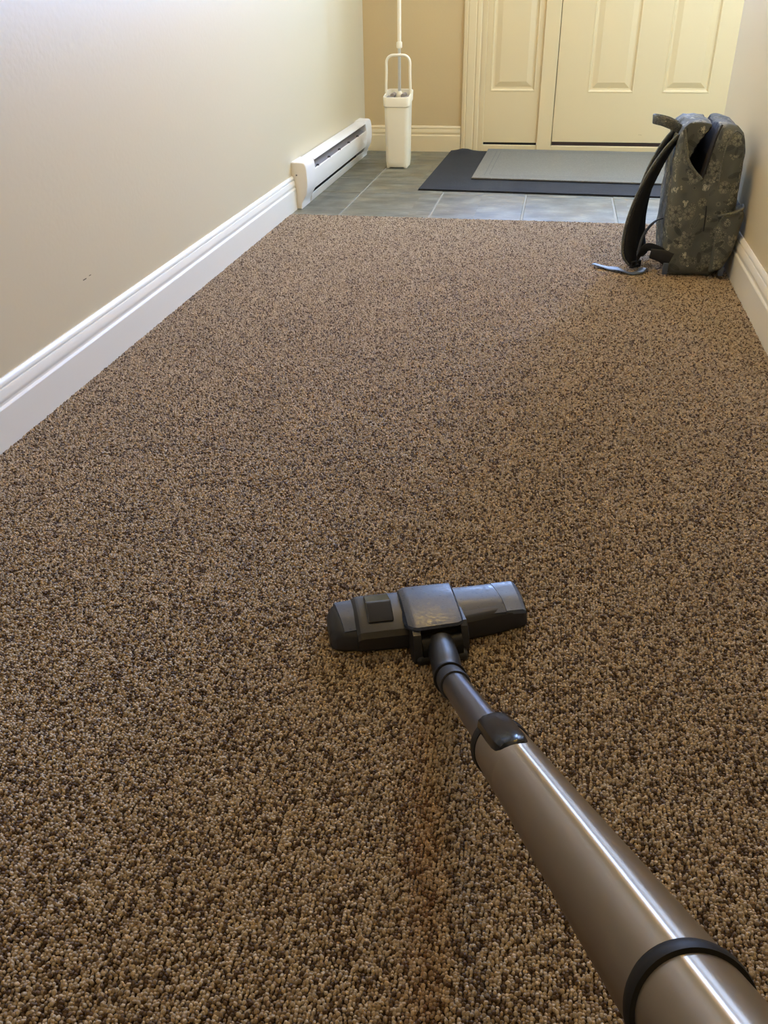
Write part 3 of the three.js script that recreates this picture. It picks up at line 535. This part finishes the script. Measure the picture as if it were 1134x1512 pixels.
// ------------------------------------------------------------------ vacuum cleaner wand with floor head
{
  const th = 19.7 * Math.PI / 180;
  const t = thing('vacuum_wand', 'vacuum cleaner floor head and telescopic wand reaching from the near corner onto the carpet', 'vacuum cleaner', [-0.256, 0, -0.912], th);
  const sm = dataTex(256, 256, (u, v) => { const q = Math.max(0, Math.min(255, 178 + 190 * fbm(u * 14 + v * 9, v * 42 - u * 20, 2, 4) + (rnd() - 0.5) * 50)); return [q, q, q]; }, false, [9, 9]);
  const black = phys({ color: srgb(27, 28, 32), roughness: 0.46 }), black2 = phys({ color: srgb(26, 25, 23), roughness: 0.5, specularIntensity: 0.35 }), gloss = phys({ color: srgb(18, 18, 17), roughness: 0.12, ior: 1.7 });
  const topM = phys({ color: srgb(50, 60, 80), roughness: 0.56, roughnessMap: sm });  // bluish tint stands in for daylight reflected on the head top
  const chrome = phys({ color: srgb(128, 130, 138), metalness: 1, roughness: 0.28, anisotropy: 0.75, anisotropyRotation: Math.PI / 2 }), sleeve = phys({ color: srgb(148, 138, 124), metalness: 0.9, roughness: 0.29, anisotropy: 1, anisotropyRotation: Math.PI / 2 });
  // cross section in (v, y) at station u
  const sec = (u, h, hf, vf, vb = 0, lift = 0.003, k = 1) => [[vb + 0.004, lift], [vb - 0.001, lift + 0.008], [vb, h * 0.7], [vb + 0.003, h - 0.003], [vb + 0.007, h], [vb + 0.024, h + 0.0005], [vb + 0.042, h - 0.001], [vf - 0.012, hf + 0.002], [vf - 0.007, hf], [vf - 0.003, hf - 0.004], [vf, hf * 0.5], [vf + 0.001, lift + 0.006], [vf - 0.003, lift]].map(([v, y]) => V(u, y, v));
  const head = new THREE.Group(); head.name = 'floor_head'; t.add(head);
  part('shell', loft([sec(-0.006, 0.018, 0.014, 0.056, 0.01), sec(-0.004, 0.026, 0.02, 0.062, 0.006), sec(0.002, 0.034, 0.027, 0.068, 0.001), sec(0.011, 0.0385, 0.031, 0.071), sec(0.045, 0.04, 0.033, 0.076), sec(0.1, 0.042, 0.035, 0.08), sec(0.17, 0.042, 0.037, 0.078), sec(0.215, 0.042, 0.038, 0.073), sec(0.25, 0.0415, 0.0365, 0.066), sec(0.262, 0.04, 0.034, 0.063), sec(0.268, 0.034, 0.028, 0.06, 0.003), sec(0.27, 0.024, 0.018, 0.056, 0.007)], { crease: 0.55 }), black, head);
  part('sole', box(0.004, 0.26, 0.0, 0.006, 0.006, 0.056, 0.002), black2, head);
  // smooth insert and end cover on the right wing
  const skin = (u0, u1, bow) => { const rings = []; for (let i = 0; i <= 8; i++) { const q = i / 8, v = 0.0045 + q * 0.0615, y = 0.0425 + 0.0015 * Math.sin(q * Math.PI) - (q > 0.6 ? (q - 0.6) * 0.0125 : 0) - (q < 0.05 ? 0.0015 : 0), o = bow * Math.sin(q * Math.PI * 0.5), a = Math.max(0.006 * q - 0.002, 0); rings.push([V(u0, y - 0.004, v), V(u0, y, v), V(u1 + o - a * 0, y, v), V(u1 + o, y - 0.004, v)]); } return loft(rings, { crease: 0.5 }); };
  part('wing_cover', planarUV(skin(0.171, 0.2285, 0.007)), topM, head);
  const capRings = []; for (let i = 0; i <= 8; i++) { const q = i / 8, v = 0.003 + q * 0.061, y = 0.0428 - (q > 0.6 ? (q - 0.6) * 0.013 : 0) - (q < 0.05 ? 0.002 : 0), o = 0.2295 + 0.007 * Math.sin(q * Math.PI * 0.5); capRings.push([V(o, y - 0.006, v), V(o, y, v), V(0.259, y, v), V(0.264, y - 0.003, v), V(0.265, y - 0.008, v)]); }
  part('end_cover', planarUV(loft(capRings, { crease: 0.4 })), phys({ color: srgb(78, 92, 116), roughness: 0.58, roughnessMap: sm }), head, 'lighter end of the head with blue daylight reflection put into its colour');  // lighter blue carries the daylight reflection in the colour
  const lc = []; for (let i = 0; i <= 6; i++) { const q = i / 6, v = 0.004 + q * 0.06, y = 0.0402 - (q > 0.6 ? (q - 0.6) * 0.017 : 0) - (q < 0.05 ? 0.002 : 0); lc.push([V(0.004 + q * 0.009, y - 0.004, v), V(0.006 + q * 0.008, y - 0.0005, v), V(0.03, y + 0.001, v), V(0.03, y - 0.004, v)]); }
  part('end_cover', planarUV(loft(lc, { crease: 0.5 })), topM, head);
  // saddle with the rocker pedal
  const sad = []; for (const [u, k] of [[0.0295, 0], [0.034, 0.8], [0.038, 1], [0.092, 1], [0.097, 0.9], [0.1, 0.5]]) sad.push([[0.0, 0.03], [0.004, 0.04 + 0.004 * k], [0.012, 0.041 + 0.0055 * k], [0.05, 0.0405 + 0.0045 * k], [0.075, 0.033 + 0.004 * k], [0.0815, 0.028 + 0.003 * k], [0.082, 0.012], [0.07, 0.01]].map(([v, y]) => V(u, y, v)));
  part('pedal_housing', loft(sad, { crease: 0.35 }), black, head);
  const ped = []; for (const [u, i] of [[0.0462, 0.0012], [0.0474, 0], [0.0796, 0], [0.0808, 0.0012]]) ped.push([[0.009 + i, 0.04], [0.009 + i, 0.0455 - i], [0.011 + i, 0.0485 - i], [0.033, 0.0555 - i], [0.036, 0.0553 - i], [0.059 - i, 0.0452 - i], [0.062 - i, 0.043 - i], [0.0625 - i, 0.038]].map(([v, y]) => V(u, y, v)));
  const pd = part('pedal', loft(ped, { crease: 0.3 }), gloss, head, 'glossy black rocker pedal');
  // centre block above the neck
  const cb = []; for (const [u, k, vv] of [[0.0925, 0.0, 0.07], [0.096, 0.72, 0.083], [0.102, 0.97, 0.09], [0.107, 1, 0.092], [0.162, 1, 0.09], [0.168, 0.97, 0.087], [0.171, 0.7, 0.08], [0.1725, 0, 0.07]]) { const T = 0.0425 + 0.0105 * k; cb.push([[-0.0005 + 0.004 * (1 - k), 0.012], [-0.0005 + 0.004 * (1 - k), T - 0.008], [0.004 + 0.003 * (1 - k), T - 0.002], [0.009, T], [0.04, T + 0.0005 * k], [vv - 0.012, T - 0.0025 * k], [vv - 0.001, T - 0.0045 * k], [vv + 0.001, T - 0.008 * k], [vv, T - 0.0095], [vv - 0.012, T - 0.011], [vv - 0.03, 0.025], [vv - 0.03, 0.012]].map(([v, y]) => V(u, y, v))); }
  part('centre_block', planarUV(loft(cb, { crease: 0.4 })), topM, head, 'raised scratched block over the neck joint');
  // cheeks left and right of the neck
  const cheek = (u0, u1, vN, dir) => loft([[u0, 0.85], [u0 + 0.002, 1], [u1 - 0.002, 1], [u1, 0.9]].map(([u, s]) => [[0.05, 0.004], [0.05, 0.043], [0.082, 0.046], [vN - 0.014, 0.042], [vN - 0.003, 0.026], [vN, 0.012], [vN - 0.002, 0.004]].map(([v, y]) => V(u, y * s, 0.05 + (v - 0.05) * s))), { crease: 0.4 });
  part('neck_cheek', cheek(0.098, 0.112, 0.113), black, head);
  part('neck_cheek', cheek(0.164, 0.177, 0.104), black, head);
  part('neck_lip', box(0.102, 0.172, 0.003, 0.017, 0.086, 0.117, 0.006), black, head);
  part('neck_plate', box(0.108, 0.168, 0.006, 0.031, 0.06, 0.1, 0.006).rotateX(0.05), std({ color: srgb(46, 42, 36), roughness: 0.7 }), head);
  part('neck_roller', new THREE.CylinderGeometry(0.016, 0.016, 0.054, 32).rotateZ(Math.PI / 2).translate(0.138, 0.019, 0.098), black2, head);
  // wand axis in the head's own frame
  const A = V(0.12786, 0.05, 0.19618), D = V(-0.0913, 0.5588, 0.8243).normalize(), at = (s) => A.clone().addScaledVector(D, s);
  part('neck', tube([V(0.137, 0.0215, 0.098), V(0.136, 0.0225, 0.112), V(0.134, 0.028, 0.142), at(-0.035), at(-0.008)], (q) => 0.0192 - 0.0002 * q, 40, 28), black, t);
  const ax = (name, pts, mat, label) => { const g = lathe(pts, 64); g.applyQuaternion(new THREE.Quaternion().setFromUnitVectors(V(0, 1, 0), D)); g.translate(A.x, A.y, A.z); return part(name, g, mat, t, label); };
  ax('neck_rim', [[0.0165, -0.012], [0.0202, -0.012], [0.0208, -0.009], [0.0205, -0.005], [0.0165, -0.005]], black2);
  ax('neck_collar', [[0.0155, -0.006], [0.0178, -0.006], [0.0183, 0.02], [0.0187, 0.044], [0.0178, 0.047], [0.0155, 0.047]], phys({ color: srgb(34, 34, 38), roughness: 0.5 }));
  ax('lower_tube', [[0.0132, 0.02], [0.0153, 0.02], [0.0153, 0.45], [0.0132, 0.45]], chrome, 'polished steel lower tube');
  ax('sleeve_ring', [[0.0155, 0.34], [0.021, 0.34], [0.0238, 0.344], [0.0242, 0.349], [0.0242, 0.356], [0.0232, 0.361], [0.0155, 0.361]], black2, 'black ring at the lower end of the sleeve');
  ax('sleeve', [[0.0158, 0.357], [0.0224, 0.357], [0.0224, 0.436], [0.0219, 0.439], [0.022, 0.443], [0.022, 0.73], [0.0158, 0.73]], sleeve, 'satin champagne grey wand sleeve');
  ax('seam_ring', [[0.0212, 0.7315], [0.023, 0.732], [0.0236, 0.734], [0.0236, 0.7375], [0.023, 0.7395], [0.021, 0.74]], black2, 'black seam ring');
  ax('upper_sleeve', [[0.0158, 0.739], [0.0213, 0.739], [0.0213, 1.1], [0.0158, 1.1]], sleeve);
  // slide button on top of the sleeve end
  {
    const side = V().crossVectors(D, V(0, 1, 0)).normalize(), up = V().crossVectors(side, D).normalize(); up.applyAxisAngle(D, 0.22); side.applyAxisAngle(D, 0.22);
    const basis = new THREE.Matrix4().makeBasis(side, up, D.clone().negate()), R = [];
    for (const [s, w, h] of [[0.337, 0.0105, 0.0245], [0.34, 0.0128, 0.0266], [0.348, 0.0136, 0.0278], [0.385, 0.0136, 0.0282], [0.41, 0.0132, 0.0278], [0.423, 0.0122, 0.0268], [0.43, 0.0102, 0.0248], [0.433, 0.0078, 0.0224]]) R.push([[-w, 0.014], [-w, h * 0.74], [-w * 0.85, h * 0.9], [-w * 0.5, h * 0.985], [0, h], [w * 0.5, h * 0.985], [w * 0.85, h * 0.9], [w, h * 0.74], [w, 0.014]].map(([a, b]) => at(s).addScaledVector(side, a).addScaledVector(up, b)));
    part('slide_button', loft(R, { crease: 0.45 }), phys({ color: srgb(22, 25, 25), roughness: 0.22, specularIntensity: 0.4 }), t, 'black slide button on the sleeve');
    const hnd = [at(1.06), at(1.12), at(1.17).add(V(0, 0.01, 0)), at(1.23).add(V(0, 0.0, 0.01)), at(1.29).add(V(0, -0.03, 0.02))];
    part('hand_grip', tube(hnd, (q) => 0.0245 - 0.003 * Math.sin(q * Math.PI), 40, 24), black2, t);
  }
}
// porch outside the door
{
  const o = structure('porch', 'concrete porch outside the entry door');
  part('porch_slab', box(-2.5, 3.2, -0.2, -0.03, FAR - 3.5, FAR - 0.16), M.concrete, o);
}
renderer.render(scene, camera);
